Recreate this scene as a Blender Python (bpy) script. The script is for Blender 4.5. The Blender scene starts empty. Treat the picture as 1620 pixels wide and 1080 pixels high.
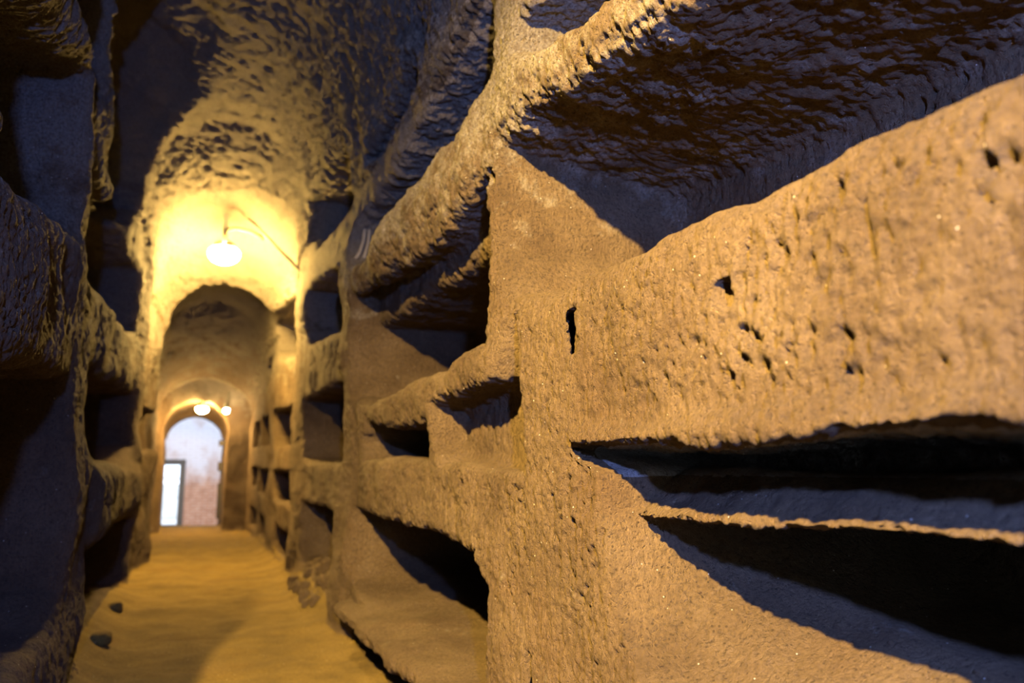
import bpy, bmesh, math, random
import numpy as np
from mathutils import Vector, Matrix

# ------------------------------------------------------------------ camera, world, lights, exposure
scn = bpy.context.scene
COL = scn.collection
FPX, VX, VY, EYE = 1300.0, 298.0, 742.0, 1.0
pitch = math.atan((VY - 540) / FPX)
yaw = math.atan((810 - VX) / FPX * math.cos(pitch))
cam_d = bpy.data.cameras.new('camera')
cam = bpy.data.objects.new('camera', cam_d)
COL.objects.link(cam)
cam.location = (0, 0, EYE)
cam.rotation_euler = (math.pi / 2 + pitch, 0, -yaw)
cam_d.sensor_width = 36.0
cam_d.lens = FPX / 1620 * 36.0
cam_d.clip_start = 0.02
cam_d.clip_end = 200
cam_d.dof.use_dof = True
cam_d.dof.focus_distance = 2.15
cam_d.dof.aperture_fstop = 2.2
scn.camera = cam

scn.view_settings.view_transform = 'Standard'
scn.view_settings.look = 'None'
scn.view_settings.gamma = 1.0
scn.view_settings.use_curve_mapping = False
scn.view_settings.exposure = 0.0

world = bpy.data.worlds.new('world')
scn.world = world
world.use_nodes = True
bg = world.node_tree.nodes['Background']
bg.inputs['Color'].default_value = (0.74, 0.83, 1.0, 1)
bg.inputs['Strength'].default_value = 3.4


def spot_light(name, loc, aim, power, color, radius, angle, blend=0.4):
    d = bpy.data.lights.new(name, 'SPOT')
    d.energy = power
    d.color = color
    d.shadow_soft_size = radius
    d.spot_size = math.radians(angle)
    d.spot_blend = blend
    o = bpy.data.objects.new(name, d)
    o.location = loc
    o.rotation_euler = (Vector(aim) - Vector(loc)).to_track_quat('-Z', 'Y').to_euler()
    COL.objects.link(o)
    return o


# the warm floodlight in the side gallery behind the camera, and a cooler, weaker one
spot_light('warm_gallery_light', (-1.1, -0.8, 3.1), (0.93, 2.4, 0.87), 8800, (1.0, 0.635, 0.165), 0.04, 61, 1.0)
spot_light('cool_gallery_light', (-0.1, -1.0, 1.58), (0.2, 3.0, 1.5), 800, (0.20, 0.32, 1.0), 0.04, 125)

RNG = np.random.default_rng(7)
random.seed(7)

# ------------------------------------------------------------------ noise
_M = np.uint32


def _hash(ix, iy, iz, seed):
    h = ix.astype(np.uint32) * _M(0x8da6b343) ^ iy.astype(np.uint32) * _M(0xd8163841) ^ iz.astype(np.uint32) * _M(0xcb1ab31f)
    h = h + _M(seed * 2654435761 & 0xffffffff)
    h ^= h >> _M(15); h *= _M(0x2c1b3c6d); h ^= h >> _M(12); h *= _M(0x297a2d39); h ^= h >> _M(15)
    return h


def noise3(x, y, z, seed=0):
    """Gradient-free smooth value noise in -1..1."""
    fx, fy, fz = np.floor(x), np.floor(y), np.floor(z)
    ix, iy, iz = fx.astype(np.int64), fy.astype(np.int64), fz.astype(np.int64)
    tx, ty, tz = (x - fx).astype(np.float32), (y - fy).astype(np.float32), (z - fz).astype(np.float32)
    ux, uy, uz = [t * t * t * (t * (t * 6 - 15) + 10) for t in (tx, ty, tz)]
    out = np.zeros(x.shape, np.float32)
    for a in (0, 1):
        wx = ux if a else 1 - ux
        for b in (0, 1):
            wy = uy if b else 1 - uy
            for c in (0, 1):
                wz = uz if c else 1 - uz
                h = _hash(ix + a, iy + b, iz + c, seed)
                gx = ((h & _M(1023)).astype(np.float32) / 511.5 - 1)
                gy = (((h >> _M(10)) & _M(1023)).astype(np.float32) / 511.5 - 1)
                gz = (((h >> _M(20)) & _M(1023)).astype(np.float32) / 511.5 - 1)
                out += wx * wy * wz * (gx * (tx - a) + gy * (ty - b) + gz * (tz - c))
    return out * 1.4


# ------------------------------------------------------------------ the carved gallery as a distance field
def steps(*segs):
    """segs: (start, end, step) -> joined coordinates"""
    out = []
    for a, b, s in segs:
        n = max(1, int(round((b - a) / s)))
        out.append(np.linspace(a, b, n, endpoint=False))
    out.append(np.array([segs[-1][1]]))
    return np.concatenate(out)


YN = [-4.4]
while YN[-1] < 16.2:
    y = YN[-1]
    if y < 0.3:
        s = max(0.012, min(0.09, (0.35 - y) * 0.12))
    elif y < 2.7:
        s = 0.0082
    else:
        s = 0.0082 * (y / 2.7) ** 1.3
    YN.append(y + s)
YS = np.array(YN)
XS = steps((-2.4, -1.2, 0.06), (-1.2, -0.25, 0.02), (-0.25, 0.72, 0.028), (0.72, 1.28, 0.0082), (1.28, 1.9, 0.018))
ZS = steps((-0.14, 2.5, 0.0086), (2.5, 4.6, 0.02))
NX, NY, NZ = len(XS), len(YS), len(ZS)


def poly_sdf(poly, yy, zz):
    """signed distance to polygon on arrays yy, zz (negative inside)"""
    P = np.array(poly, float)
    d = np.full(yy.shape, 1e9)
    ins = np.zeros(yy.shape, bool)
    n = len(P)
    for i in range(n):
        a, b = P[i], P[(i + 1) % n]
        e = b - a
        wy, wz = yy - a[0], zz - a[1]
        t = np.clip((wy * e[0] + wz * e[1]) / (e @ e), 0, 1)
        d = np.minimum(d, (wy - t * e[0]) ** 2 + (wz - t * e[1]) ** 2)
        c = ((a[1] > zz) != (b[1] > zz)) & (yy < (b[0] - a[0]) * (zz - a[1]) / ((b[1] - a[1]) or 1e-9) + a[0])
        ins ^= c
    return np.where(ins, -1, 1) * np.sqrt(d)


def smin(a, b, k):
    h = np.maximum(k - np.abs(a - b), 0) / k
    return np.minimum(a, b) - h * h * k * 0.25


def ell2(x, z, cx, cz, rx, rz):
    q = np.sqrt(((x - cx) / rx) ** 2 + ((z - cz) / rz) ** 2)
    return (q - 1) * min(rx, rz)


# corridor section along y: left x, right x, springing z, crown z
PROF = np.array([
    (-4.5, -1.9, 0.95, 3.0, 3.9), (-1.0, -1.9, 0.93, 2.9, 3.9), (1.85, -1.9, 0.93, 2.8, 4.1), (2.0, -0.50, 0.93, 2.8, 4.1),
    (2.6, -0.47, 0.93, 2.75, 4.15), (5.0, -0.47, 0.93, 2.8, 4.25), (6.5, -0.47, 0.93, 3.0, 4.25), (7.6, -0.46, 0.92, 3.1, 4.15),
    (7.9, -0.43, 0.91, 3.0, 4.0), (8.4, -0.44, 0.93, 2.85, 3.78), (8.95, -0.45, 0.95, 2.75, 3.66),
    (9.5, -0.42, 0.94, 2.65, 3.42), (9.95, -0.36, 0.91, 2.45, 3.12), (10.12, -0.47, 0.93, 2.6, 3.4), (12.2, -0.50, 0.93, 2.6, 3.35), (13.4, -0.5, 0.95, 2.2, 2.85), (14.15, -0.5, 0.93, 1.9, 2.5),
    (14.28, -0.48, 0.9, 1.9, 2.42), (14.36, -0.385, 0.56, 1.66, 2.12), (15.0, -0.40, 0.57, 1.66, 2.10), (15.7, -0.42, 0.58, 1.62, 2.02),
    (15.8, -0.40, 0.545, 1.5, 1.93), (16.3, -0.40, 0.545, 1.5, 1.93)])


def prof(y):
    return [np.interp(y, PROF[:, 0], PROF[:, i]) for i in range(1, 5)]


# niches: side, outline on the wall face (y, z), depth, edge softness, inner fillet
R_, L_ = 1, -1
NICHES = [
    # near section, right wall
    dict(s=R_, n='a1', p=[(-3, 1.50), (1.6, 1.51), (2.1, 1.50), (2.42, 1.56), (2.52, 1.75), (2.54, 2.12), (2.3, 2.13), (1.6, 2.03), (0.9, 1.99), (-3, 1.97)], d=0.72, k=0.09, r=0.09, rs=0.22),
    dict(s=R_, n='slot', p=[(-3, 0.990), (1.2, 0.992), (1.80, 0.995), (1.93, 1.03), (1.97, 1.056), (1.2, 1.046), (0.7, 1.048), (-3, 1.05)], d=0.48, k=0.02, r=0.02, rs=0.0),
    dict(s=R_, n='b1', p=[(-3, 0.36), (1.4, 0.38), (1.66, 0.50), (1.76, 0.72), (1.79, 0.885), (1.0, 0.900), (-3, 0.905)], d=0.95, k=0.03, r=0.06, rs=0.0),
    dict(s=R_, n='t1', p=[(-3, 2.13), (1.6, 2.15), (1.9, 2.21), (2.25, 2.30), (2.43, 2.40), (2.40, 2.50), (2.2, 2.53), (1.6, 2.42), (-3, 2.40)], d=0.32, k=0.05, r=0.05, rs=0.0),
    # second section
    dict(s=R_, n='a2', p=[(2.63, 1.43), (3.4, 1.40), (4.7, 1.38), (5.0, 1.44), (5.08, 1.6), (5.10, 1.88), (4.1, 1.87), (2.64, 1.87)], d=0.80, k=0.07, r=0.06, rs=0.0),
    dict(s=R_, n='a2', p=[(2.66, 1.70), (4.9, 1.70), (5.10, 1.85), (5.10, 2.06), (4.1, 1.99), (3.3, 1.96), (2.68, 2.02)], d=0.15, k=0.07, r=0.03, rs=-0.9, x0=0.0),
    dict(s=R_, n='b2', p=[(3.43, 1.05), (4.85, 1.05), (4.90, 1.15), (4.75, 1.26), (4.3, 1.23), (3.9, 1.19), (3.43, 1.19)], d=0.60, k=0.05, r=0.04, rs=0.0),
    dict(s=R_, n='b2p', p=[(2.30, 1.00), (3.2, 1.03), (3.32, 1.12), (3.33, 1.26), (2.9, 1.275), (2.55, 1.30), (2.48, 1.40), (2.42, 1.49), (2.36, 1.44), (2.32, 1.30)], d=0.14, k=0.05, r=0.05, rs=0.0),
    dict(s=R_, n='c2', p=[(2.60, 0.235), (3.2, 0.245), (4.6, 0.265), (4.95, 0.26), (5.06, 0.45), (5.08, 0.74), (4.0, 0.745), (3.3, 0.73), (2.75, 0.715), (2.6, 0.62)], d=0.75, k=0.05, r=0.07, rs=0.0),
    dict(s=R_, n='d2', p=[(2.2, -0.12), (4.75, -0.12), (4.97, 0.07), (4.96, 0.155), (4.2, 0.155), (3.0, 0.13), (2.2, 0.12)], d=0.50, k=0.03, r=0.04, rs=0.0),
    dict(s=R_, n='t2', p=[(2.70, 2.47), (3.05, 2.38), (3.9, 2.29), (4.8, 2.22), (5.15, 2.30), (5.28, 2.5), (5.1, 2.60), (4.2, 2.64), (3.2, 2.74), (2.72, 2.88)], d=0.75, k=0.08, r=0.06, rs=0.0),
    dict(s=R_, n='groove', p=[(3.7, 2.90), (4.2, 2.86), (4.9, 2.86), (4.9, 2.93), (4.2, 2.95), (3.7, 2.99)], d=0.09, k=0.06, r=0.03, rs=0.0),
    # third section
    dict(s=R_, n='a3', p=[(5.52, 1.98), (6.3, 2.0), (7.45, 2.1), (7.6, 2.3), (7.6, 2.62), (6.4, 2.55), (5.6, 2.42)], d=0.65, k=0.07, r=0.06, rs=0.0),
    dict(s=R_, n='b3', p=[(5.38, 1.04), (7.2, 1.04), (7.52, 1.12), (7.6, 1.62), (6.5, 1.60), (5.4, 1.62)], d=0.65, k=0.05, r=0.06, rs=0.0),
    dict(s=R_, n='c3', p=[(5.6, 0.05), (7.3, 0.05), (7.45, 0.3), (7.4, 0.72), (6.4, 0.72), (5.62, 0.70)], d=0.65, k=0.05, r=0.06, rs=0.0),
    dict(s=R_, n='t3', p=[(5.6, 2.85), (7.2, 2.95), (7.6, 3.1), (7.5, 3.45), (6.4, 3.4), (5.6, 3.3)], d=0.5, k=0.1, r=0.08, rs=0.0),
    # fourth section
    dict(s=R_, n='a4', p=[(8.5, 2.1), (10.0, 2.3), (10.6, 2.5), (10.6, 2.8), (9.4, 2.85), (8.5, 2.75)], d=0.5, k=0.06, r=0.06, rs=0.0),
    dict(s=R_, n='b4', p=[(8.5, 1.24), (10.1, 1.26), (10.5, 1.4), (10.5, 1.70), (9.4, 1.66), (8.5, 1.64)], d=0.6, k=0.05, r=0.06, rs=0.0),
    dict(s=R_, n='c4', p=[(8.35, 0.64), (10.1, 0.66), (10.3, 0.75), (10.3, 0.98), (9.4, 0.97), (8.35, 0.96)], d=0.6, k=0.05, r=0.05, rs=0.0),
    dict(s=R_, n='d4', p=[(8.5, 0.10), (9.7, 0.12), (9.9, 0.2), (9.9, 0.40), (9.2, 0.38), (8.5, 0.36)], d=0.6, k=0.05, r=0.05, rs=0.0),
]
for yy0, yy1, rows in ((10.9, 12.25, ((0.1, 0.42), (0.66, 1.0), (1.3, 1.72), (2.1, 2.5))), (12.75, 13.95, ((0.1, 0.42), (0.72, 1.04), (1.32, 1.75)))):
    for k_, (za, zb) in enumerate(rows):
        NICHES.append(dict(s=R_, n='r%.0f%d' % (yy0, k_), p=[(yy0, za), (yy1, za + 0.02), (yy1 + 0.04, zb), (yy0, zb - 0.02)], d=0.5, k=0.05, r=0.05, rs=0.0))
NICHES += [
    # left wall
    dict(s=L_, n='la', p=[(2.25, 0.38), (3.8, 0.38), (4.0, 0.5), (4.02, 1.38), (3.0, 1.32), (2.25, 1.25)], d=0.65, k=0.08, r=0.08, rs=0.0),
    dict(s=L_, n='lb', p=[(2.25, 1.75), (3.0, 1.85), (3.9, 2.0), (4.0, 2.2), (3.95, 2.75), (3.0, 2.5), (2.25, 2.3)], d=0.65, k=0.12, r=0.08, rs=0.0),
    dict(s=L_, n='lc', p=[(3.3, 2.85), (4.3, 2.85), (4.7, 3.0), (4.6, 3.5), (3.4, 3.4)], d=0.5, k=0.12, r=0.08, rs=0.0),
    dict(s=L_, n='la2', p=[(4.62, 0.08), (8.0, 0.02), (8.1, 0.3), (8.1, 0.58), (6.5, 0.62), (4.62, 0.6)], d=0.6, k=0.07, r=0.06, rs=0.0),
    dict(s=L_, n='lb2', p=[(4.7, 1.05), (7.6, 1.03), (7.9, 1.2), (7.9, 1.65), (6.4, 1.62), (4.8, 1.55)], d=0.6, k=0.08, r=0.06, rs=0.0),
    dict(s=L_, n='lc2', p=[(4.75, 2.02), (7.0, 2.05), (7.7, 2.2), (7.7, 2.7), (6.2, 2.75), (4.8, 2.6)], d=0.6, k=0.09, r=0.06, rs=0.0),
    dict(s=L_, n='ld2', p=[(5.0, 3.0), (6.8, 3.0), (7.4, 3.15), (7.2, 3.7), (6.0, 3.8), (5.0, 3.6)], d=0.55, k=0.1, r=0.08, rs=0.0),
    dict(s=L_, n='le2', p=[(8.9, 1.2), (10.3, 1.2), (10.4, 1.6), (9.0, 1.6)], d=0.25, k=0.06, r=0.06, rs=0.0),
]
# small sockets cut in the right wall: (y, z, half y, half z, depth)
SOCKETS = [(1.95, 1.36, 0.024, 0.062, 0.15), (2.235, 0.41, 0.02, 0.085, 0.12), (8.15, 1.58, 0.02, 0.06, 0.1), (2.62, 2.02, 0.03, 0.03, 0.05),
           (1.28, 1.33, 0.02, 0.02, 0.03), (0.92, 1.36, 0.010, 0.05, 0.025)]


def bump2(yy, zz, y0, y1, z0, z1, soft):
    def s(t):
        t = np.clip(t, 0, 1)
        return t * t * (3 - 2 * t)
    return s((yy - y0) / soft + 0.5) * s((y1 - yy) / soft + 0.5) * s((zz - z0) / soft + 0.5) * s((z1 - zz) / soft + 0.5)


def build_field():
    A = np.empty((NX, NY, NZ), np.float32)
    x2, z2 = np.meshgrid(XS, ZS, indexing='ij')
    yy, zz = np.meshgrid(YS, ZS, indexing='ij')
    # how far each wall face is pushed in or out (metres into the gallery), by place on the wall
    one = np.zeros_like(yy)
    nearw = np.clip((yy - 1.5) / 1.5, 0.25, 1)
    push = nearw * (0.045 * noise3(yy * 1.1, zz * 1.3, one + 3.3, 11) + 0.025 * noise3(yy * 2.7, zz * 2.9, one + 8.3, 12))
    push += 0.055 * bump2(yy, zz, 2.75, 5.0, 2.08, 2.36, 0.2) + 0.012 * bump2(yy, zz, -3, 1.7, 1.14, 1.44, 0.3)
    push += 0.10 * bump2(yy, zz, 2.6, 4.97, 0.15, 0.27, 0.08) + 0.03 * bump2(yy, zz, 5.1, 5.5, -1, 2.6, 0.15)
    push += 0.03 * bump2(yy, zz, -3, 1.95, 1.03, 1.10, 0.06)
    pushl = 0.07 * noise3(yy * 0.9, zz * 1.2, one + 13.3, 13) + 0.05 * noise3(yy * 2.3, zz * 2.4, one + 18.3, 14)
    pushl += 0.05 * bump2(yy, zz, 4.6, 8.0, 0.65, 1.0, 0.15) - 0.05 * bump2(yy, zz, 4.2, 7.9, 1.1, 4, 0.3)
    dam = np.clip((YS - 13.6) / 0.6, 0, 1)[:, None]
    push *= 1 - 0.7 * dam
    pushl *= 1 - 0.7 * dam
    for j, y in enumerate(YS):
        l, r, zs, zc = prof(y)
        X = x2 + np.where(x2 > 0.25, push[j][None, :], -pushl[j][None, :]) * np.clip(np.abs(x2 - 0.25) / 0.4, 0, 1)
        hw, cx = (r - l) / 2, (r + l) / 2
        box = np.maximum(np.abs(X - cx) - hw, z2 - zs)
        A[:, j, :] = smin(box, ell2(X, z2, cx, zs, hw, zc - zs), 0.08)
    # niches
    for n in NICHES:
        P = np.array(n['p'])
        D, k, r, rs = n['d'], n['k'], n['r'], n['rs']
        m = k + 0.06
        j0, j1 = np.searchsorted(YS, P[:, 0].min() - m), np.searchsorted(YS, P[:, 0].max() + m)
        ztop = P[:, 1].max() + m + (0.3 if rs < 0 else 0)
        k0, k1 = np.searchsorted(ZS, P[:, 1].min() - m), np.searchsorted(ZS, ztop)
        if n['s'] > 0:
            i0, i1 = np.searchsorted(XS, 0.74), np.searchsorted(XS, 0.93 + D + 0.1)
            xx = XS[i0:i1] - 0.93
        else:
            i0, i1 = np.searchsorted(XS, -0.47 - D - 0.1), np.searchsorted(XS, -0.22)
            xx = -0.47 - XS[i0:i1]
        if j1 <= j0:
            continue
        y_, z_ = np.meshgrid(YS[j0:j1], ZS[k0:k1], indexing='ij')
        wob = 0.022 * noise3(y_ * 3.1, z_ * 3.3, y_ * 0 + 5.5, 31) + 0.010 * noise3(y_ * 9, z_ * 9, y_ * 0 + 1.5, 32) + 0.0035 * noise3(y_ * 27, z_ * 27, y_ * 0 + 2.5, 33) * (y_ < 9)
        n['bb'] = (P[:, 0].min(), P[:, 0].max(), P[:, 1].min(), P[:, 1].max())
        if n['n'] == 'slot':
            wob = wob * 0.12
        if n['n'] == 'b1':
            wob = wob * np.where(z_ > 0.75, 0.25, 1)
        base = (poly_sdf(P, y_, z_) + wob).astype(np.float32) if rs == 0 else None
        for i, x in enumerate(xx):
            if base is not None:
                d2 = base
            else:                         # roof falls (rs > 0) or rises (rs < 0) with depth
                zc = np.median(P[:, 1])
                s = max(x, 0)
                zq = z_ + np.where(z_ > zc, rs * s, 0) * np.clip((z_ - zc) / 0.2, 0, 1)
                d2 = poly_sdf(P, y_, zq) + wob
            dx = x - D
            a, b = d2 + r, dx + r
            d3 = np.sqrt(np.maximum(a, 0) ** 2 + max(b, 0) ** 2) + np.minimum(np.maximum(a, b), 0) - r
            sl = A[i0 + i, j0:j1, k0:k1]
            A[i0 + i, j0:j1, k0:k1] = smin(sl, d3.astype(np.float32), k)
    # slumped earth on the sill of the near lower niche and of the niche beyond it
    def slump(x0, x1, y0, y1, z0, z1, fn, k):
        i0, i1 = np.searchsorted(XS, [x0, x1]); j0, j1 = np.searchsorted(YS, [y0, y1]); k0, k1 = np.searchsorted(ZS, [z0, z1])
        xx, yy_, zz_ = np.meshgrid(XS[i0:i1], YS[j0:j1], ZS[k0:k1], indexing='ij')
        h = fn(xx, yy_)
        sol = (zz_ - h) * 0.8                     # negative in the earth
        A[i0:i1, j0:j1, k0:k1] = -smin(-A[i0:i1, j0:j1, k0:k1], sol.astype(np.float32), k)
    slump(0.93, 1.9, 0.0, 1.86, 0.3, 0.9, lambda x, y: 0.395 + 0.24 * np.clip((x - 0.93) / 0.45, 0, 1) + 0.30 * np.exp(-np.clip(1.78 - y, 0, 9) / 0.22), 0.06)
    slump(0.93, 1.9, 2.5, 5.2, 0.1, 0.7, lambda x, y: 0.215 + 0.09 * np.clip((x - 0.93) / 0.5, 0, 1) + 0.16 * np.exp(-np.clip(5.05 - y, 0, 9) / 0.35), 0.05)
    slump(0.80, 1.6, 5.5, 7.6, -0.1, 0.7, lambda x, y: -0.02 + 0.27 * np.clip((x - 0.80) / 0.22, 0, 1) * np.clip((y - 5.8) / 0.3, 0, 1), 0.06)
    # the thin slab under the near slot: its face leans back under the overhanging band
    i0, i1 = np.searchsorted(XS, [0.78, 1.3]); j0, j1 = np.searchsorted(YS, [-3.0, 1.95]); k0, k1 = np.searchsorted(ZS, [0.84, 1.12])
    xx, y_, z_ = np.meshgrid(XS[i0:i1], YS[j0:j1], ZS[k0:k1], indexing='ij')
    edge = 0.93 + 0.10 + 0.02 * noise3(y_[:1] * 5, z_[:1] * 0, y_[:1] * 0, 61) + 0.010 * noise3(y_[:1] * 17, z_[:1] * 9, y_[:1] * 0, 62)
    d = np.maximum((xx - edge - (z_ - 0.90) * 1.4) * 0.58, np.abs(z_ - 0.965) - 0.085)
    d = np.maximum(d, y_ - 1.80)
    A[i0:i1, j0:j1, k0:k1] = smin(A[i0:i1, j0:j1, k0:k1], d.astype(np.float32), 0.02)
    # hollow torn out of the left shoulder of the vault
    i0, i1 = np.searchsorted(XS, [-1.5, 0.5]); j0, j1 = np.searchsorted(YS, [4.0, 7.75]); k0, k1 = np.searchsorted(ZS, [2.5, 4.6])
    xx, y_, z_ = np.meshgrid(XS[i0:i1], YS[j0:j1], ZS[k0:k1], indexing='ij')
    q = np.sqrt(((xx + 0.48) / 0.85) ** 2 + ((y_ - 6.1) / 1.35) ** 2 + ((z_ - 3.6) / 0.86) ** 2)
    d = (q - 1 + 0.10 * noise3(xx * 3, y_ * 2, z_ * 3, 63)) * 0.7
    A[i0:i1, j0:j1, k0:k1] = smin(A[i0:i1, j0:j1, k0:k1], d.astype(np.float32), 0.08)
    # sockets
    for (sy, sz, hy, hz, dp) in SOCKETS:
        lean = 2.0 if hz > 0.05 and hy < 0.03 else 0.0
        i0, i1 = np.searchsorted(XS, [0.78, 0.93 + dp + 0.05]); j0, j1 = np.searchsorted(YS, [sy - hy - 0.06, sy + hy + 0.06 + lean * dp]); k0, k1 = np.searchsorted(ZS, [sz - hz - 0.06, sz + hz + 0.06])
        xx, y_, z_ = np.meshgrid(XS[i0:i1], YS[j0:j1], ZS[k0:k1], indexing='ij')
        d = np.maximum(np.maximum(np.abs(y_ - sy - (z_ - sz) * 0.1 - lean * np.clip(xx - 0.93, 0, 1)) - hy, np.abs(z_ - sz) - hz), xx - 0.93 - dp)
        A[i0:i1, j0:j1, k0:k1] = smin(A[i0:i1, j0:j1, k0:k1], d.astype(np.float32), 0.012)
    # floor: trodden earth, slightly heaped at the wall feet
    fl = 0.012 * noise3(x2 * 0 + 0, x2 * 0, z2 * 0, 1)
    x1 = XS[:, None]
    y1 = YS[None, :]
    X2, Y2 = np.broadcast_to(x1, (NX, NY)), np.broadcast_to(y1, (NX, NY))
    hf = 0.012 * noise3(X2 * 2.2, Y2 * 1.4, X2 * 0 + 0.5, 41) + 0.006 * noise3(X2 * 7, Y2 * 5, X2 * 0 + 2.5, 42)
    hf = hf + 0.10 * np.clip((X2 - 0.72) / 0.25, 0, 1) ** 2 * np.clip((Y2 - 4.9) / 0.6, 0, 1) * np.clip((13 - Y2), 0, 1)
    hf = hf + 0.13 * np.clip((-0.28 - X2) / 0.25, 0, 1) ** 1.5 * np.clip((8.0 - Y2) / 1.0, 0, 1) * np.clip((Y2 - 3.0), 0, 1)
    k1 = np.searchsorted(ZS, 0.5)
    zz3 = ZS[None, None, :k1] - hf[:, :, None]
    A[:, :, :k1] = -smin(-A[:, :, :k1], zz3.astype(np.float32), 0.05)
    # close every side of the block
    A[0] = A[-1] = 1.0
    A[:, 0] = 1.0
    A[:, :, 0] = A[:, :, -1] = 1.0
    return A


def surface_nets(A):
    ins = A < 0
    s = np.zeros((NX - 1, NY - 1, NZ - 1), np.uint8)
    for a in (0, 1):
        for b in (0, 1):
            for c in (0, 1):
                s += ins[a:NX - 1 + a, b:NY - 1 + b, c:NZ - 1 + c]
    act = (s > 0) & (s < 8)
    I, J, K = np.nonzero(act)
    nv = len(I)
    vid = np.full(act.shape, -1, np.int32)
    vid[I, J, K] = np.arange(nv, dtype=np.int32)
    del s, act
    corner = {(a, b, c): A[I + a, J + b, K + c] for a in (0, 1) for b in (0, 1) for c in (0, 1)}
    acc = np.zeros((nv, 3))
    cnt = np.zeros(nv)
    keys = list(corner)
    for p in keys:
        for ax in range(3):
            if p[ax] == 0:
                q = list(p); q[ax] = 1; q = tuple(q)
                va, vb = corner[p], corner[q]
                m = (va < 0) != (vb < 0)
                t = np.where(m, va / np.where(m, va - vb, 1), 0)
                for d in range(3):
                    acc[:, d] += np.where(m, p[d] + (t if d == ax else 0), 0)
                cnt += m
    acc /= cnt[:, None]
    V = np.empty((nv, 3))
    for d, (G, Q) in enumerate(((XS, I), (YS, J), (ZS, K))):
        V[:, d] = G[Q] + acc[:, d] * (G[Q + 1] - G[Q])
    quads = []
    # edges along each axis
    for ax in range(3):
        a0 = [slice(1, -1)] * 3; a1 = [slice(1, -1)] * 3
        a0[ax] = slice(0, -1); a1[ax] = slice(1, None)
        e0, e1 = ins[tuple(a0)], ins[tuple(a1)]
        for flip, m in ((False, e0 & ~e1), (True, ~e0 & e1)):
            q = np.array(np.nonzero(m))
            for d in range(3):
                if d != ax:
                    q[d] += 1
            u, v = [(1, 2), (2, 0), (0, 1)][ax]
            def cell(du, dv):
                c = q.copy(); c[u] -= du; c[v] -= dv
                return vid[c[0], c[1], c[2]]
            # air is inside; normals must face the air
            f = np.stack([cell(1, 1), cell(0, 1), cell(0, 0), cell(1, 0)], 1)
            if not flip:
                f = f[:, ::-1]
            quads.append(f)
    F = np.concatenate(quads)
    F = F[(F >= 0).all(1)]
    return V, F


def vert_normals(V, F):
    a = V[F[:, 2]] - V[F[:, 0]]
    b = V[F[:, 3]] - V[F[:, 1]]
    fn = np.cross(a, b)
    N = np.zeros_like(V)
    for d in range(3):
        w = np.repeat(fn[:, d], 4)
        N[:, d] = np.bincount(F.ravel(), weights=w, minlength=len(V))
    N /= np.linalg.norm(N, axis=1)[:, None] + 1e-12
    return N, fn


A = build_field()
V, F = surface_nets(A)
del A
keep = (V[F[:, 0]][:, 1] < 16.1) & (V[F].mean(1)[:, 1] > -4.3)
F = F[keep]
N, _ = vert_normals(V, F)

# ---- rough hewn relief
x, y, z = V.T
floorish = np.clip((0.16 - z) / 0.08, 0, 1) * np.clip((N[:, 2] - 0.5) / 0.3, 0, 1)
jamb = np.clip((np.abs(N[:, 1]) - 0.55) / 0.3, 0, 1)
sill = np.clip((N[:, 2] - 0.6) / 0.3, 0, 1)
under = np.clip((-N[:, 2] - 0.1) / 0.5, 0, 1)
front = np.clip((np.abs(N[:, 0]) - 0.6) / 0.3, 0, 1)
upper = np.clip((z - 1.9) / 0.3, 0, 1)
rough = (1 - 0.6 * jamb) * (1 - 0.65 * sill) * (1 - 0.75 * floorish) + 0.5 * under * (1 - jamb) + 0.35 * upper * (1 - jamb)
nearf = np.clip((3.2 - y) / 1.0, 0, 1)
h = (0.022 - 0.010 * nearf * front) * noise3(x * 3.1, y * 2.6, z * 3.1, 51)
h += (0.008 + 0.005 * upper - 0.003 * nearf * front) * noise3(x * 8, y * 7, z * 8, 52)
n3 = noise3(x * 19, y * 17, z * 19, 53)
h += rough * (1 - 0.25 * nearf * front) * 0.0075 * (n3 - 0.35 * np.abs(n3))
# pick strokes: upright on the faces, along the fall of the roof elsewhere
st = noise3(x * 9, y * 75, z * 7.5, 54)
h += (0.0022 + 0.0022 * nearf) * front * (1 - upper) * st
st2 = noise3(x * 11 + z * 9, y * 36 + z * 12 - x * 14, z * 36 - y * 7, 55)
high = np.clip((z - 2.75) / 0.3, 0, 1)
h += (0.55 * upper + 0.5 * under + 1.3 * high) * 0.0085 * st2
h += high * 0.012 * noise3(x * 7 + y * 3, y * 26 - x * 9, z * 26 + x * 8, 65)
n4 = noise3(x * 43, y * 39, z * 43, 56)
near = np.clip((7 - y) / 3, 0, 1)
h += rough * near * 0.0064 * (n4 - 0.5 * np.abs(n4))
fine = np.clip((3.6 - y) / 1.2, 0, 1)
h += rough * fine * 0.0050 * noise3(x * 88, y * 88, z * 80, 57)
# pits, in drifts
drift = np.clip(noise3(x * 5, y * 5, z * 4, 59) + 0.35, 0, 1)
pit = noise3(x * 36, y * 36, z * 26, 58)
h -= np.clip(pit - 0.28, 0, 0.5) * 0.062 * front * (1 - 0.5 * upper) * drift * (1 - jamb)
pit2 = noise3(x * 62, y * 62, z * 50, 60)
h -= np.clip(pit2 - 0.20, 0, 0.5) * 0.050 * front * fine * drift
endd = np.clip((y - 14.1) / 0.4, 0, 1)
h *= (1 - 0.6 * endd)
print('verts', len(V))
V = V + N * h[:, None]
N, FN = vert_normals(V, F)

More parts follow.
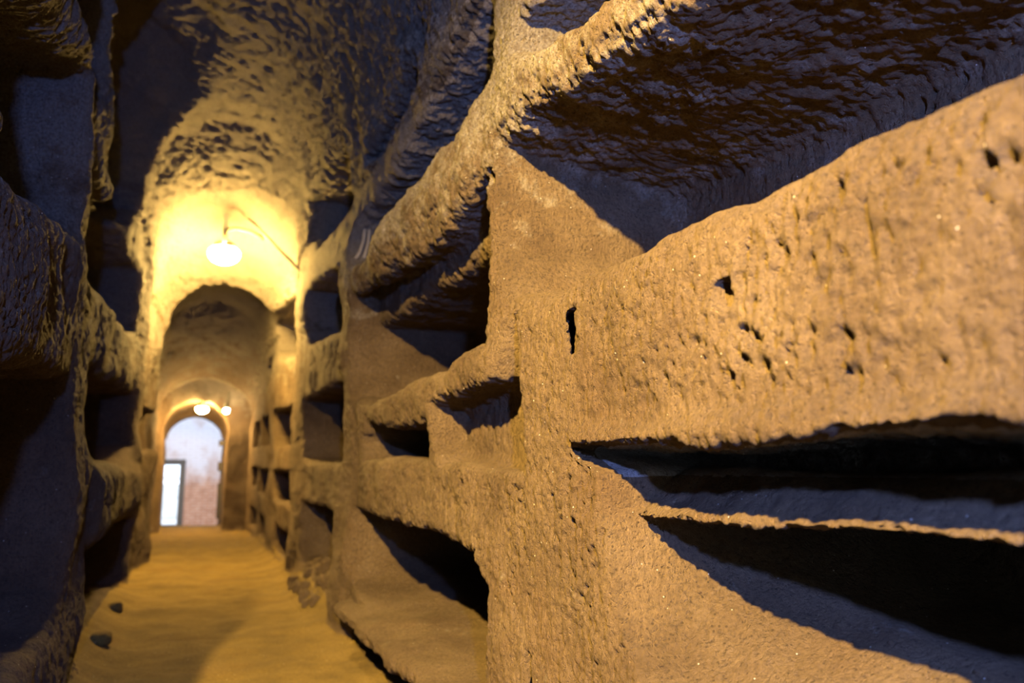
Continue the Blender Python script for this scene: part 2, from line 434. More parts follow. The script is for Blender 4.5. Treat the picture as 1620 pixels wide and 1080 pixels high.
# ------------------------------------------------------------------ materials
def new_mat(name):
    m = bpy.data.materials.new(name)
    m.use_nodes = True
    nt = m.node_tree
    nt.nodes.clear()
    out = nt.nodes.new('ShaderNodeOutputMaterial')
    bsdf = nt.nodes.new('ShaderNodeBsdfPrincipled')
    nt.links.new(bsdf.outputs[0], out.inputs[0])
    return m, nt, bsdf


def nd(nt, kind, **kw):
    n = nt.nodes.new(kind)
    for k, v in kw.items():
        if k in n.inputs.keys() if hasattr(n.inputs, 'keys') else False:
            n.inputs[k].default_value = v
        else:
            setattr(n, k, v)
    return n


def ramp(nt, src, stops):
    r = nt.nodes.new('ShaderNodeValToRGB')
    cr = r.color_ramp
    while len(cr.elements) < len(stops):
        cr.elements.new(0.5)
    for e, (p, c) in zip(cr.elements, stops):
        e.position = p
        e.color = (*c, 1) if len(c) == 3 else (c[0], c[0], c[0], 1)
    nt.links.new(src, r.inputs[0])
    return r.outputs[0]


def mix(nt, fac, a, b, mode='MIX'):
    m = nt.nodes.new('ShaderNodeMix')
    m.data_type = 'RGBA'
    m.blend_type = mode
    for sock, v in ((m.inputs['Factor'], fac), (m.inputs[6], a), (m.inputs[7], b)):
        if hasattr(v, 'links'):
            nt.links.new(v, sock)
        elif isinstance(v, (int, float)):
            sock.default_value = v
        else:
            sock.default_value = (*v, 1)
    return m.outputs[2]


def noise_node(nt, vec, scale, detail=6, rough=0.6, dist=0.0):
    n = nt.nodes.new('ShaderNodeTexNoise')
    n.inputs['Scale'].default_value = scale
    n.inputs['Detail'].default_value = detail
    n.inputs['Roughness'].default_value = rough
    n.inputs['Distortion'].default_value = dist
    nt.links.new(vec, n.inputs['Vector'])
    return n.outputs['Fac']


def mapping(nt, scale, rot=(0, 0, 0)):
    g = nt.nodes.new('ShaderNodeNewGeometry')
    m = nt.nodes.new('ShaderNodeMapping')
    m.inputs['Scale'].default_value = scale
    m.inputs['Rotation'].default_value = rot
    nt.links.new(g.outputs['Position'], m.inputs['Vector'])
    return m.outputs[0]


def math_node(nt, op, a, b=None, clamp=False):
    m = nt.nodes.new('ShaderNodeMath')
    m.operation = op
    m.use_clamp = clamp
    for i, v in enumerate((a, b)):
        if v is None:
            continue
        if hasattr(v, 'links'):
            nt.links.new(v, m.inputs[i])
        else:
            m.inputs[i].default_value = v
    return m.outputs[0]


def rock_material(name, dark, mid, light, crust, crust_lo, crust_hi, bump=0.6):
    """Tufa: brown ground with pale grit, small pits and a pale mineral crust that grows with height."""
    m, nt, b = new_mat(name)
    P = mapping(nt, (1, 1, 1))
    base = ramp(nt, noise_node(nt, P, 3.0, 8, 0.62), [(0.30, dark), (0.52, mid), (0.75, light)])
    fine = ramp(nt, noise_node(nt, P, 75, 8, 0.78), [(0.30, (0.45,)), (0.48, (0.95,)), (0.72, (1.35,))])
    col = mix(nt, 1.0, base, fine, 'MULTIPLY')
    # red-brown stains
    col = mix(nt, math_node(nt, 'MULTIPLY', ramp(nt, noise_node(nt, P, 1.7, 4, 0.55), [(0.55, (0,)), (0.75, (1,))]), 0.35), col, (dark[0] * 1.25, dark[1] * 0.95, dark[2] * 0.7))
    # pale crust
    sep = nt.nodes.new('ShaderNodeSeparateXYZ')
    nt.links.new(P, sep.inputs[0])
    mr = nt.nodes.new('ShaderNodeMapRange')
    mr.inputs['From Min'].default_value = crust_lo
    mr.inputs['From Max'].default_value = crust_hi
    nt.links.new(sep.outputs['Z'], mr.inputs['Value'])
    cn = noise_node(nt, P, 5.5, 10, 0.74)
    cf = math_node(nt, 'ADD', cn, math_node(nt, 'MULTIPLY', mr.outputs[0], 0.40))
    cmask = ramp(nt, cf, [(0.62, (0,)), (0.76, (1,))])
    grain = ramp(nt, noise_node(nt, P, 90, 3, 0.7), [(0.35, (0.25,)), (0.6, (1,))])
    col = mix(nt, math_node(nt, 'MULTIPLY', cmask, grain), col, crust)
    # dark scoria grains
    vd = nt.nodes.new('ShaderNodeTexVoronoi')
    vd.inputs['Scale'].default_value = 95
    nt.links.new(P, vd.inputs['Vector'])
    pd = nt.nodes.new('ShaderNodeSeparateColor')
    nt.links.new(vd.outputs['Color'], pd.inputs[0])
    dsp = math_node(nt, 'MULTIPLY', math_node(nt, 'LESS_THAN', vd.outputs['Distance'], 0.30), math_node(nt, 'GREATER_THAN', pd.outputs[2], 0.80))
    col = mix(nt, math_node(nt, 'MULTIPLY', dsp, 0.6), col, (dark[0] * 0.35, dark[1] * 0.35, dark[2] * 0.35))
    # white crystals
    vo = nt.nodes.new('ShaderNodeTexVoronoi')
    vo.inputs['Scale'].default_value = 52
    nt.links.new(P, vo.inputs['Vector'])
    pick = nt.nodes.new('ShaderNodeSeparateColor')
    nt.links.new(vo.outputs['Color'], pick.inputs[0])
    spot = math_node(nt, 'MULTIPLY', math_node(nt, 'LESS_THAN', vo.outputs['Distance'], 0.095), math_node(nt, 'GREATER_THAN', pick.outputs[0], 0.90))
    col = mix(nt, math_node(nt, 'MULTIPLY', spot, 0.8), col, (0.85, 0.8, 0.7))
    nt.links.new(col, b.inputs['Base Color'])
    b.inputs['Roughness'].default_value = 0.92
    b.inputs['Specular IOR Level'].default_value = 0.25
    # relief
    h1 = noise_node(nt, P, 55, 12, 0.78)
    Ps = mapping(nt, (90, 90, 8))
    h2 = noise_node(nt, Ps, 1.0, 4, 0.6)
    pits = ramp(nt, noise_node(nt, P, 80, 4, 0.6), [(0.56, (0,)), (0.66, (1,))])
    hh = math_node(nt, 'ADD', math_node(nt, 'ADD', h1, math_node(nt, 'MULTIPLY', h2, 0.5)), math_node(nt, 'MULTIPLY', pits, -0.45))
    bp = nt.nodes.new('ShaderNodeBump')
    bp.inputs['Strength'].default_value = bump
    bp.inputs['Distance'].default_value = 0.055
    nt.links.new(hh, bp.inputs['Height'])
    nt.links.new(bp.outputs[0], b.inputs['Normal'])
    return m


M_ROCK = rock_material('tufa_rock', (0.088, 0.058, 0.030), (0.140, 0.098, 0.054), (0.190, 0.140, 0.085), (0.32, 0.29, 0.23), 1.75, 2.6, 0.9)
M_NICHE = M_ROCK
M_SLAB = rock_material('pale_crusted_rock', (0.13, 0.105, 0.08), (0.22, 0.20, 0.17), (0.27, 0.25, 0.22), (0.33, 0.31, 0.28), 0.0, 1.2, 0.8)
M_CEIL = rock_material('tufa_ceiling', (0.085, 0.062, 0.038), (0.130, 0.098, 0.062), (0.170, 0.135, 0.092), (0.22, 0.205, 0.17), 2.2, 3.4, 1.0)
M_LEFT_SHADE = rock_material('tufa_left_shade', (0.055, 0.038, 0.024), (0.085, 0.060, 0.039), (0.12, 0.088, 0.060), (0.17, 0.16, 0.14), 1.2, 3.0, 0.9)  # same tufa as M_ROCK, with the left wall's shade put into its colour
M_FLOOR = rock_material('trodden_earth', (0.088, 0.060, 0.014), (0.137, 0.094, 0.022), (0.175, 0.122, 0.034), (0.20, 0.15, 0.06), 5, 9, 0.5)


def plain(name, col, rough=0.6, metal=0.0, var=0.15, scale=30, bump=0.0):
    m, nt, b = new_mat(name)
    P = mapping(nt, (1, 1, 1))
    c = ramp(nt, noise_node(nt, P, scale, 4, 0.6), [(0.3, tuple(v * (1 - var) for v in col)), (0.7, tuple(min(1, v * (1 + var)) for v in col))])
    nt.links.new(c, b.inputs['Base Color'])
    b.inputs['Roughness'].default_value = rough
    b.inputs['Metallic'].default_value = metal
    if bump:
        bp = nt.nodes.new('ShaderNodeBump')
        bp.inputs['Strength'].default_value = bump
        bp.inputs['Distance'].default_value = 0.01
        nt.links.new(noise_node(nt, P, scale * 2, 6, 0.6), bp.inputs['Height'])
        nt.links.new(bp.outputs[0], b.inputs['Normal'])
    return m


def emitter(name, col, strength):
    m, nt, b = new_mat(name)
    b.inputs['Base Color'].default_value = (0.9, 0.88, 0.8, 1)
    b.inputs['Emission Color'].default_value = (*col, 1)
    b.inputs['Emission Strength'].default_value = strength
    return m


# ------------------------------------------------------------------ object helpers
def mesh_obj(name, verts, faces, mat, parent=None, normals=None, smooth=True):
    me = bpy.data.meshes.new(name)
    verts = np.asarray(verts, np.float32)
    faces = np.asarray(faces, np.int32)
    nv, nf = len(verts), len(faces)
    me.vertices.add(nv)
    me.vertices.foreach_set('co', verts.ravel())
    w = faces.shape[1]
    me.loops.add(nf * w)
    me.loops.foreach_set('vertex_index', faces.ravel())
    me.polygons.add(nf)
    me.polygons.foreach_set('loop_start', np.arange(0, nf * w, w, dtype=np.int32))
    me.polygons.foreach_set('loop_total', np.full(nf, w, np.int32))
    me.polygons.foreach_set('use_smooth', np.full(nf, smooth, bool))
    me.update(calc_edges=True)
    if normals is not None:
        me.normals_split_custom_set_from_vertices(normals.astype(np.float32))
    me.materials.append(mat)
    o = bpy.data.objects.new(name, me)
    COL.objects.link(o)
    if parent:
        o.parent = parent
    return o


def bm_obj(name, bm, mat, parent=None, smooth=True):
    me = bpy.data.meshes.new(name)
    bm.normal_update()
    bm.to_mesh(me)
    bm.free()
    for p in me.polygons:
        p.use_smooth = smooth
    me.materials.append(mat)
    o = bpy.data.objects.new(name, me)
    COL.objects.link(o)
    if parent:
        o.parent = parent
    return o


def empty(name, loc):
    o = bpy.data.objects.new(name, None)
    o.location = loc
    COL.objects.link(o)
    return o


def tag(o, label=None, cat=None, group=None, kind=None):
    for k, v in (('label', label), ('category', cat), ('group', group), ('kind', kind)):
        if v:
            o[k] = v
    return o


def add_box(bm, c, s, rot=None):
    r = bmesh.ops.create_cube(bm, size=1)['verts']
    M = Matrix.Translation(c) @ (rot.to_4x4() if rot else Matrix.Identity(4)) @ Matrix.Diagonal((*s, 1))
    bmesh.ops.transform(bm, matrix=M, verts=r)
    return r


def add_lathe(bm, prof_, n=24, M=Matrix.Identity(4)):
    rings = []
    for r, zz_ in prof_:
        rings.append([bm.verts.new(M @ Vector((r * math.cos(2 * math.pi * i / n), r * math.sin(2 * math.pi * i / n), zz_))) for i in range(n)])
    for a, b in zip(rings, rings[1:]):
        for i in range(n):
            bm.faces.new((a[i], a[(i + 1) % n], b[(i + 1) % n], b[i]))
    bm.faces.new(rings[0][::-1]); bm.faces.new(rings[-1])


def add_tube(bm, pts, r, n=8):
    pts = [Vector(p) for p in pts]
    prev = None
    rings = []
    for i, p in enumerate(pts):
        t = (pts[min(i + 1, len(pts) - 1)] - pts[max(i - 1, 0)]).normalized()
        if prev is None:
            u = t.orthogonal().normalized()
        else:
            u = (prev - t * prev.dot(t)).normalized()
        prev = u
        w = t.cross(u)
        rings.append([bm.verts.new(p + (u * math.cos(2 * math.pi * k / n) + w * math.sin(2 * math.pi * k / n)) * r) for k in range(n)])
    for a, b in zip(rings, rings[1:]):
        for k in range(n):
            bm.faces.new((a[k], a[(k + 1) % n], b[(k + 1) % n], b[k]))
    bm.faces.new(rings[0][::-1]); bm.faces.new(rings[-1])


# ------------------------------------------------------------------ split the carved surface into the setting and its parts
FC = V[F].mean(1)
FNn = FN / (np.linalg.norm(FN, axis=1)[:, None] + 1e-12)
cx_, cy_, cz_ = FC.T
cls = np.full(len(F), -1, np.int32)
names = []


def new_class(name, parent, mat):
    names.append((name, parent, mat))
    return len(names) - 1


C_FLOOR = new_class('floor', None, M_FLOOR)
C_CEIL = new_class('ceiling', None, M_CEIL)
C_RIGHT = new_class('wall_right', None, M_ROCK)
C_LEFT = new_class('wall_left', None, M_LEFT_SHADE)
C_END = new_class('wall_end', None, M_ROCK)
C_BACK = new_class('wall_back', None, M_ROCK)
zs_f, zc_f = prof(cy_)[2], prof(cy_)[3]
right = cx_ > 0.23
cls[right] = C_RIGHT
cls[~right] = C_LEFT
# bands and pillars on the right wall face
PIL = [(1.97, 2.62), (5.1, 5.5), (7.62, 8.4), (10.55, 10.9), (12.3, 12.72)]
for a, b in PIL:
    c = new_class('rock_pillar', 'wall_right', M_ROCK)
    cls[right & (cy_ > a) & (cy_ < b) & (cz_ > 0.08) & (cz_ < 2.7)] = c
SEC = [(-5, 1.97, (1.02, 1.60)), (-5, 1.97, (0.80, 1.02)), (-5, 1.97, (1.9, 2.42)), (2.62, 5.1, (1.18, 1.55)), (2.62, 5.1, (0.66, 1.10)), (2.62, 5.1, (0.06, 0.30)), (2.62, 5.1, (1.8, 2.6)),
       (5.5, 7.62, (1.5, 2.1)), (5.5, 7.62, (0.66, 1.10)), (8.4, 10.55, (0.9, 1.3)), (8.4, 10.55, (0.36, 0.7)), (8.4, 10.55, (1.6, 2.3))]
for a, b, (za, zb) in SEC:
    c = new_class('rock_band', 'wall_right', M_ROCK)
    cls[right & (cy_ > a) & (cy_ <= b) & (cz_ > za) & (cz_ < zb)] = c
c = new_class('rock_pillar', 'wall_left', M_LEFT_SHADE); cls[~right & (cy_ > 4.02) & (cy_ < 4.62) & (cz_ > 0.1) & (cz_ < 2.8)] = c
c = new_class('rock_pillar', 'wall_left', M_LEFT_SHADE); cls[~right & (cy_ > 8.05) & (cy_ < 8.9) & (cz_ > 0.1) & (cz_ < 2.8)] = c
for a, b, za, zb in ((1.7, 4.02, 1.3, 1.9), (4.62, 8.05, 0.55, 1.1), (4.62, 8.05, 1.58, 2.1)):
    c = new_class('rock_band', 'wall_left', M_LEFT_SHADE)
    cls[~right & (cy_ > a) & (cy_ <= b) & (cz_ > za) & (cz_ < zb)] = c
# inside of each niche
done = {}
for n in NICHES:
    y0, y1, z0, z1 = n.get('bb', (0, 0, 0, 0))
    if y1 <= y0:
        continue
    if n['s'] > 0:
        m = (cx_ > 0.985)
    else:
        m = (cx_ < -0.53)
    m &= (cy_ > y0 - 0.07) & (cy_ < y1 + 0.07) & (cz_ > z0 - 0.07) & (cz_ < z1 + (0.3 if n['rs'] < 0 else 0.08)) & (cy_ > -3)
    if n['n'] not in done:
        done[n['n']] = new_class('burial_niche' if n['n'] not in ('groove', 'slot') else 'slot', 'wall_right' if n['s'] > 0 else 'wall_left', (M_SLAB if n['n'] == 'slot' else M_NICHE) if n['s'] > 0 else M_LEFT_SHADE)
    cls[m] = done[n['n']]
vault = (cz_ > zs_f - 0.02) & (cx_ > -0.75) & (cx_ < 1.0) & (cy_ < 14.2)
cls[vault & ((FNn[:, 2] < -0.2) | (cz_ > zs_f + 0.35))] = C_CEIL
cls[(cz_ < 0.15) & (FNn[:, 2] > 0.55) & (cx_ > -0.5) & (cx_ < 0.95)] = C_FLOOR
cls[(cy_ > 14.22) & (cls != C_FLOOR)] = C_END
cls[cy_ < -2.6] = C_BACK
objs = {}
order = sorted(range(len(names)), key=lambda i: names[i][1] is not None)
for ci in order:
    nm, par, mat = names[ci]
    f = F[cls == ci]
    if len(f) < 40:
        continue
    used, inv = np.unique(f, return_inverse=True)
    o = mesh_obj(nm, V[used], inv.reshape(f.shape), mat, objs.get(par), N[used])
    if par is None:
        objs[nm] = o
        tag(o, kind='structure')
tag(objs['floor'], 'trodden ochre earth floor of the narrow gallery')
tag(objs['ceiling'], 'rough vaulted rock ceiling with curved pick marks')
tag(objs['wall_right'], 'brown tufa wall with rows of open burial niches, pillars and bands')
tag(objs['wall_left'], 'dark shaded tufa wall with burial niches')
tag(objs['wall_end'], 'lit arched opening in the rock at the end of the gallery')
tag(objs['wall_back'], 'rock face closing the gallery behind the viewpoint')

#@@OBJECTS
# ------------------------------------------------------------------ end room: brick wall, door, ground under open sky
M_BRICK, nt_, b_ = new_mat('limewashed_brick')
P_ = mapping(nt_, (1, 1, 1))
red = ramp(nt_, noise_node(nt_, P_, 7, 5, 0.6), [(0.3, (0.32, 0.17, 0.11)), (0.55, (0.45, 0.27, 0.19)), (0.8, (0.52, 0.38, 0.30))])
sp_ = nt_.nodes.new('ShaderNodeSeparateXYZ'); nt_.links.new(P_, sp_.inputs[0])
mr_ = nt_.nodes.new('ShaderNodeMapRange'); mr_.inputs['From Min'].default_value = 0.3; mr_.inputs['From Max'].default_value = 1.3
nt_.links.new(sp_.outputs['Z'], mr_.inputs['Value'])
wash = ramp(nt_, math_node(nt_, 'ADD', noise_node(nt_, P_, 2.6, 7, 0.65), math_node(nt_, 'MULTIPLY', mr_.outputs[0], 0.42)), [(0.62, (0,)), (0.9, (1,))])
nt_.links.new(mix(nt_, wash, red, (0.66, 0.66, 0.70)), b_.inputs['Base Color'])
b_.inputs['Roughness'].default_value = 0.9
M_MORTAR = plain('pale_mortar', (0.55, 0.52, 0.50), 0.95)
M_PLASTER = plain('pale_plaster', (0.70, 0.70, 0.68), 0.9, scale=4)
M_IRON = plain('dark_iron', (0.035, 0.032, 0.028), 0.55, 0.3)
M_FRAME = plain('dark_door_frame', (0.035, 0.033, 0.026), 0.45)
M_GLASS, nt_, b_ = new_mat('door_glass')
b_.inputs['Base Color'].default_value = (0.95, 0.98, 0.97, 1)
b_.inputs['Roughness'].default_value = 0.02
b_.inputs['IOR'].default_value = 1.05
b_.inputs['Transmission Weight'].default_value = 1.0

YB = 20.0
FZ = -0.30
DX0, DX1, DZ1 = -0.62, -0.055, 1.215            # opening of the door in the brick wall
bm = bmesh.new()
for (xa, xb, za, zb) in ((-1.5, DX0, FZ, 3.4), (DX1, 1.5, FZ, 3.4), (DX0, DX1, DZ1, 3.4)):
    add_box(bm, ((xa + xb) / 2, YB + 0.16, (za + zb) / 2), (xb - xa, 0.24, zb - za))
wb = tag(bm_obj('wall_far', bm, M_MORTAR, smooth=False), 'limewashed brick wall beyond the arch, whitish above and reddish below', kind='structure')
bm = bmesh.new()
course, bl = 0.066, 0.235
for r in range(int((3.4 - FZ) / course)):
    z0 = FZ + r * course
    x0 = -1.5 + (r % 2) * bl / 2 - bl / 2
    while x0 < 1.5:
        xa, xb = max(x0 + 0.006, -1.5), min(x0 + bl - 0.006, 1.5)
        x0 += bl
        segs_ = [(xa, xb)]
        if z0 < DZ1:
            segs_ = [(xa, min(xb, DX0)), (max(xa, DX1), xb)]
        for a, b in segs_:
            if b - a > 0.03:
                add_box(bm, ((a + b) / 2, YB + 0.03 + random.uniform(-.006, .006), z0 + course / 2), (b - a, 0.06, course - 0.012))
tag(bm_obj('brick', bm, M_BRICK, wb, smooth=False), kind='stuff')
bm = bmesh.new()
add_box(bm, (0, 18.5, FZ - 0.05), (3.4, 4.9, 0.1))
tag(bm_obj('floor_court', bm, M_MORTAR, smooth=False), 'pale paved ground of the small court beyond the arch', kind='structure')
bm = bmesh.new()
add_box(bm, (-1.6, 18.2, 1.5), (0.2, 4.1, 3.8))
tag(bm_obj('wall_court_left', bm, M_PLASTER, smooth=False), 'pale side wall of the court beyond the arch', kind='structure')
bm = bmesh.new()
add_box(bm, (1.6, 18.2, 1.5), (0.2, 4.1, 3.8))
tag(bm_obj('wall_court_right', bm, M_PLASTER, smooth=False), 'pale side wall of the court beyond the arch', kind='structure')
bm = bmesh.new()
add_box(bm, (0, 23.0, FZ - 0.06), (9, 5.6, 0.1))
tag(bm_obj('ground_outside', bm, M_MORTAR, smooth=False), 'pale ground seen through the glass door', kind='structure')
bm = bmesh.new()
add_box(bm, (-0.2, 24.6, 0.15), (7, 0.3, 0.9))
tag(bm_obj('wall_outside', bm, M_PLASTER, smooth=False), 'low pale wall seen through the glass door', kind='structure')

door = tag(empty('door_1', (DX0, YB, FZ)), 'glazed door with a dark frame set in the brick wall', kind='structure')


def child_at(o, parent):
    o.parent = parent
    o.matrix_parent_inverse = Matrix.Translation(parent.location).inverted()
    return o


fw = 0.125
for (nm, c, s) in (('door_stile', (DX0 + fw / 2, 0, 0), 'v'), ('door_stile', (DX1 - fw / 2, 0, 0), 'v'), ('door_rail', (0, 0, DZ1 - fw / 2), 'h'), ('door_rail', (0, 0, FZ + 0.045), 'h'), ('glazing_bar', (0, 0, 0.80), 'b')):
    bm = bmesh.new()
    if s == 'v':
        v = add_box(bm, (c[0], YB + 0.06, (FZ + DZ1) / 2), (fw, 0.10, DZ1 - FZ))
    elif s == 'h':
        v = add_box(bm, ((DX0 + DX1) / 2, YB + 0.06, c[2]), (DX1 - DX0 - 2 * fw, 0.10, fw if c[2] > 0 else 0.09))
    else:
        v = add_box(bm, ((DX0 + DX1) / 2, YB + 0.06, c[2]), (DX1 - DX0 - 2 * fw, 0.05, 0.03))
    bmesh.ops.bevel(bm, geom=bm.edges[:], offset=0.008, segments=2, affect='EDGES')
    child_at(bm_obj(nm, bm, M_FRAME, smooth=False), door)
for (za, zb) in ((FZ + 0.09, 0.785), (0.815, DZ1 - fw)):
    bm = bmesh.new()
    add_box(bm, ((DX0 + DX1) / 2, YB + 0.06, (za + zb) / 2), (DX1 - DX0 - 2 * fw, 0.008, zb - za))
    child_at(bm_obj('pane', bm, M_GLASS, smooth=False), door)
bm = bmesh.new()
add_tube(bm, [(DX1 - fw * .5, YB + 0.01, 0.38), (DX1 - fw * .5, YB - 0.03, 0.38), (DX1 - fw * .5 - 0.1, YB - 0.035, 0.38)], 0.009)
child_at(bm_obj('door_handle', bm, M_IRON), door)

# iron pieces at the right edge of the arch
for (xa, za, w, hh, lab) in ((0.53, 1.46, 0.07, 0.10, 'upper of two short dark iron brackets on the right edge of the far arch'),
                             (0.53, 1.05, 0.07, 0.16, 'lower of two short dark iron brackets on the right edge of the far arch'),
                             (0.535, 0.45, 0.05, 0.62, 'tall dark iron strip low on the right edge of the far arch')):
    t = tag(empty('iron_bracket' if hh < .3 else 'iron_strip', (xa, 15.7, za)), lab, 'bracket' if hh < .3 else 'strip')
    bm = bmesh.new(); add_box(bm, (0.02, 0, 0), (w + 0.06, 0.02, hh)); bmesh.ops.bevel(bm, geom=bm.edges[:], offset=0.005, segments=1, affect='EDGES')
    bm_obj('plate', bm, M_IRON, t, smooth=False)
    for s in (-1, 1):
        bm = bmesh.new(); add_lathe(bm, [(0.0075, 0), (0.0075, 0.006), (0.004, 0.010)], 8, Matrix.Translation((0.0, -0.01, s * hh * 0.32)) @ Matrix.Rotation(math.pi / 2, 4, 'X'))
        bm_obj('bolt', bm, M_IRON, t)

# ------------------------------------------------------------------ lamps in the gallery
M_HOUSING = plain('grey_green_housing', (0.22, 0.24, 0.19), 0.45)
M_PIPE = plain('pale_conduit', (0.26, 0.22, 0.14), 0.6)
M_CABLE = plain('dark_cable', (0.06, 0.055, 0.045), 0.6)
M_GLOBE = emitter('lamp_globe_glow', (1.0, 0.61, 0.16), 1600.0)
M_GLOBE2 = emitter('far_lamp_glow', (1.0, 0.58, 0.17), 1500.0)


def lamp(loc, r, mat, label, conduit, drop):
    t = tag(empty('bulkhead_lamp', loc), label, 'lamp')
    bm = bmesh.new(); add_lathe(bm, [(0.2 * r, 0.85 * r), (0.55 * r, 0.78 * r), (0.82 * r, 0.55 * r), (0.9 * r, 0.34 * r), (0.88 * r, 0.26 * r)], 28)
    bm_obj('lamp_housing', bm, M_HOUSING, t)
    bm = bmesh.new(); add_lathe(bm, [(0.86 * r, 0.27 * r), (1.04 * r, 0.15 * r), (1.1 * r, -0.08 * r), (1.03 * r, -0.34 * r), (0.82 * r, -0.60 * r), (0.45 * r, -0.78 * r), (0.12 * r, -0.84 * r)], 28)
    bm_obj('lamp_globe', bm, mat, t)
    bm = bmesh.new(); add_tube(bm, conduit, 0.018, 10)
    bm_obj('conduit', bm, M_PIPE, t)
    bm = bmesh.new()
    add_box(bm, (0, 0, 0.95 * r + drop / 2), (0.05, 0.05, drop)); bm_obj('mounting_stem', bm, M_HOUSING, t, smooth=False)
    return t


lamp((0.225, 8.95, 3.255), 0.145, M_GLOBE, 'large glowing bulkhead lamp hanging under the bright vault', [(-0.01, -0.165, 0.06), (-0.01, -0.17, 0.16), (0.02, -0.16, 0.215), (0.10, -0.12, 0.245), (0.25, 0.0, 0.26), (0.4, 0.1, 0.22)], 0.30)
lamp((0.155, 14.5, 1.985), 0.085, M_GLOBE2, 'small glowing lamp under the crown of the far arch', [(0.0, -0.10, 0.04), (0.0, -0.105, 0.10), (0.1, 0.0, 0.12)], 0.12)
t = tag(empty('bare_bulb', (0.52, 14.08, 1.935)), 'bare glowing bulb on the right shoulder of the far arch', 'lamp')
bm = bmesh.new(); bmesh.ops.create_uvsphere(bm, u_segments=16, v_segments=10, radius=0.045); bm_obj('bulb', bm, emitter('bulb_glow', (1.0, 0.68, 0.32), 380.0), t)
bm = bmesh.new(); add_lathe(bm, [(0.03, 0.03), (0.034, 0.05), (0.034, 0.12), (0.02, 0.13)], 16); add_tube(bm, [(0, 0, 0.12), (0.02, 0.05, 0.2), (0.03, 0.08, 0.32)], 0.012); bm_obj('bulb_socket', bm, M_HOUSING, t)

bm = bmesh.new()
pts = []
for i in range(15):
    s = i / 14
    pts.append((0.42 + 0.56 * s, 8.45 - 0.35 * s, 3.50 - 0.62 * s ** 1.25 - 0.05 * math.sin(s * math.pi)))
add_tube(bm, pts, 0.014)
tag(bm_obj('cable', bm, M_CABLE), 'dark cable running down from the bright vault to the right wall', 'cable')

# pale conduit ends hanging from a hole in the jamb of the top niche
t = tag(empty('conduit_stub', (1.005, 5.22, 2.62)), 'pale bent conduit pair hanging from a hole in the top niche', 'conduit')
for dx in (-0.016, 0.016):
    bm = bmesh.new()
    add_tube(bm, [(dx * 1.2, 0.22, 0.04), (dx * 1.2, 0.06, 0.045), (dx * 1.1, 0.0, 0.02), (dx, -0.02, -0.06), (dx * 1.0 - 0.008, -0.03, -0.15), (dx * 1.2 - 0.030, -0.04, -0.235), (dx * 1.6 - 0.05, -0.05, -0.28)], 0.012, 10)
    bm_obj('conduit_strand', bm, M_PIPE, t)

# ------------------------------------------------------------------ loose stones
def stone_bm(size, seed, sub=2, flat=0.75, amp=0.3):
    bm = bmesh.new()
    bmesh.ops.create_icosphere(bm, subdivisions=sub, radius=1)
    co = np.array([v.co[:] for v in bm.verts])
    d = 1 + amp * noise3(co[:, 0] * 1.1 + seed, co[:, 1] * 1.1, co[:, 2] * 1.1, seed) + amp * 0.5 * noise3(co[:, 0] * 2.6 + seed, co[:, 1] * 2.6, co[:, 2] * 2.6, seed + 3)
    for v, k in zip(bm.verts, d):
        c = v.co.normalized() * float(k)
        for ax in range(3):                       # broken flat faces
            c[ax] = max(-0.9, min(0.9, c[ax]))
        v.co = (c.x * size[0], c.y * size[1], c.z * size[2])
    return bm


VN_ = N


def surf_points(x0, x1, y0, y1, z0, z1, nz, count, seed):
    m = np.nonzero((V[:, 0] > x0) & (V[:, 0] < x1) & (V[:, 1] > y0) & (V[:, 1] < y1) & (V[:, 2] > z0) & (V[:, 2] < z1) & (VN_[:, 2] > nz))[0]
    if len(m) == 0:
        return []
    r = np.random.default_rng(seed)
    return [V[i] for i in r.choice(m, size=min(count, len(m)), replace=False)]


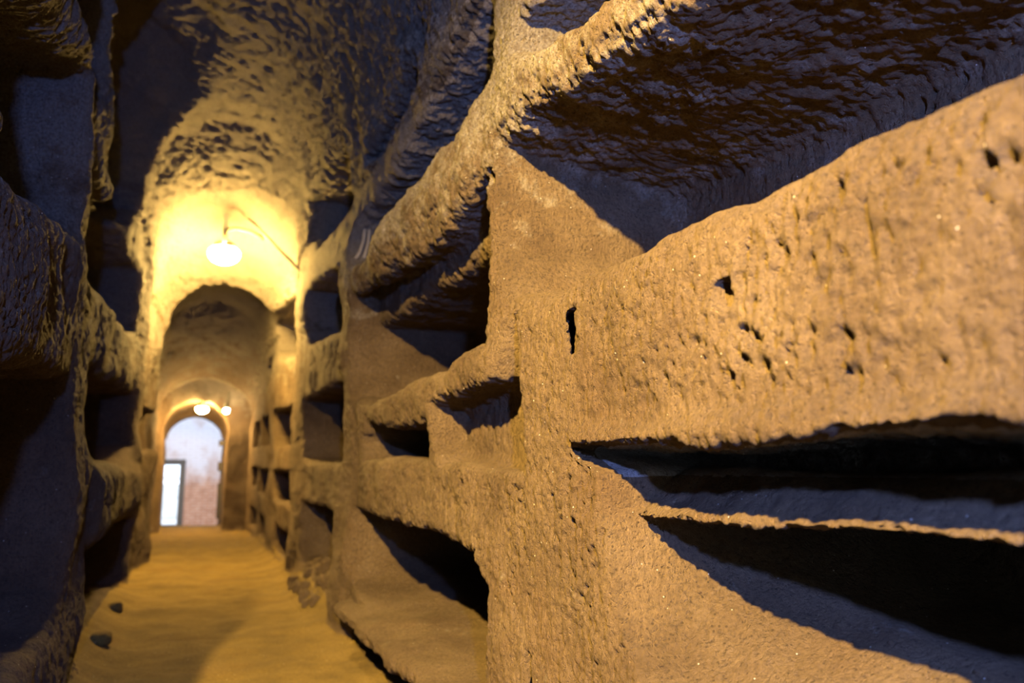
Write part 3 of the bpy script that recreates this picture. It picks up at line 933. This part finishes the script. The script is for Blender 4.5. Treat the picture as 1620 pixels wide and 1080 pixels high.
def spread(pts, gap, n):
    out = []
    for p in pts:
        if all(np.hypot(*(p[:2] - q[:2])) > gap for q in out):
            out.append(p)
        if len(out) == n:
            break
    return out


rub = spread(surf_points(0.84, 1.06, 6.0, 7.3, -0.1, 0.35, 0.2, 600, 3), 0.125, 16)
for i, p in enumerate(rub):
    s = random.uniform(0.045, 0.062)
    o = bm_obj('rubble_stone', stone_bm((s * 0.85, s * random.uniform(.8, 0.95), s * random.uniform(.8, 1.5)), 20 + i, 3, amp=0.45), M_ROCK)
    o.location = (p[0], p[1], p[2] + s * 0.1)
    tag(o, 'rough tufa stone in the rubble heap filling the mouth of the third low niche', 'stone', 'rubble in the mouth of the third low niche')
for (x_, y_, s, lab) in ((-0.40, 5.3, 0.06, 'nearer of two dusty stones at the foot of the shaded left wall'), (-0.42, 6.5, 0.055, 'farther of two dusty stones at the foot of the shaded left wall')):
    q = surf_points(x_ - 0.03, x_ + 0.03, y_ - 0.05, y_ + 0.05, -0.1, 0.4, 0.3, 1, 5)
    zq = q[0][2] if q else 0.05
    o = bm_obj('stone', stone_bm((s, s * 1.2, s * 0.8), int(y_ * 10), 3), M_FLOOR)
    o.location = (x_, y_, zq + s * 0.3)
    tag(o, lab, 'stone')
protos = []
for i in range(5):
    me = bpy.data.meshes.new('pebble')
    bm = stone_bm((1, 1.25, 0.75), 60 + i, 2, amp=0.25); bm.to_mesh(me); bm.free()
    for pl in me.polygons:
        pl.use_smooth = True
    me.materials.append(M_PEBBLE if False else M_ROCK)
    protos.append(me)
for i, p in enumerate(surf_points(0.97, 1.35, 1.05, 1.72, 0.3, 0.8, 0.6, 46, 9)):
    o = bpy.data.objects.new('pebble', protos[i % 5])
    COL.objects.link(o)
    s = random.uniform(0.003, 0.0065)
    o.scale = (s, s, s)
    o.rotation_euler = (0, 0, random.uniform(0, 6.28))
    o.location = (p[0], p[1], p[2] + s * 0.3)
    tag(o, 'small loose pebble on the earthy sill of the nearest low niche', 'pebble', 'pebbles on the sill of the nearest low niche')
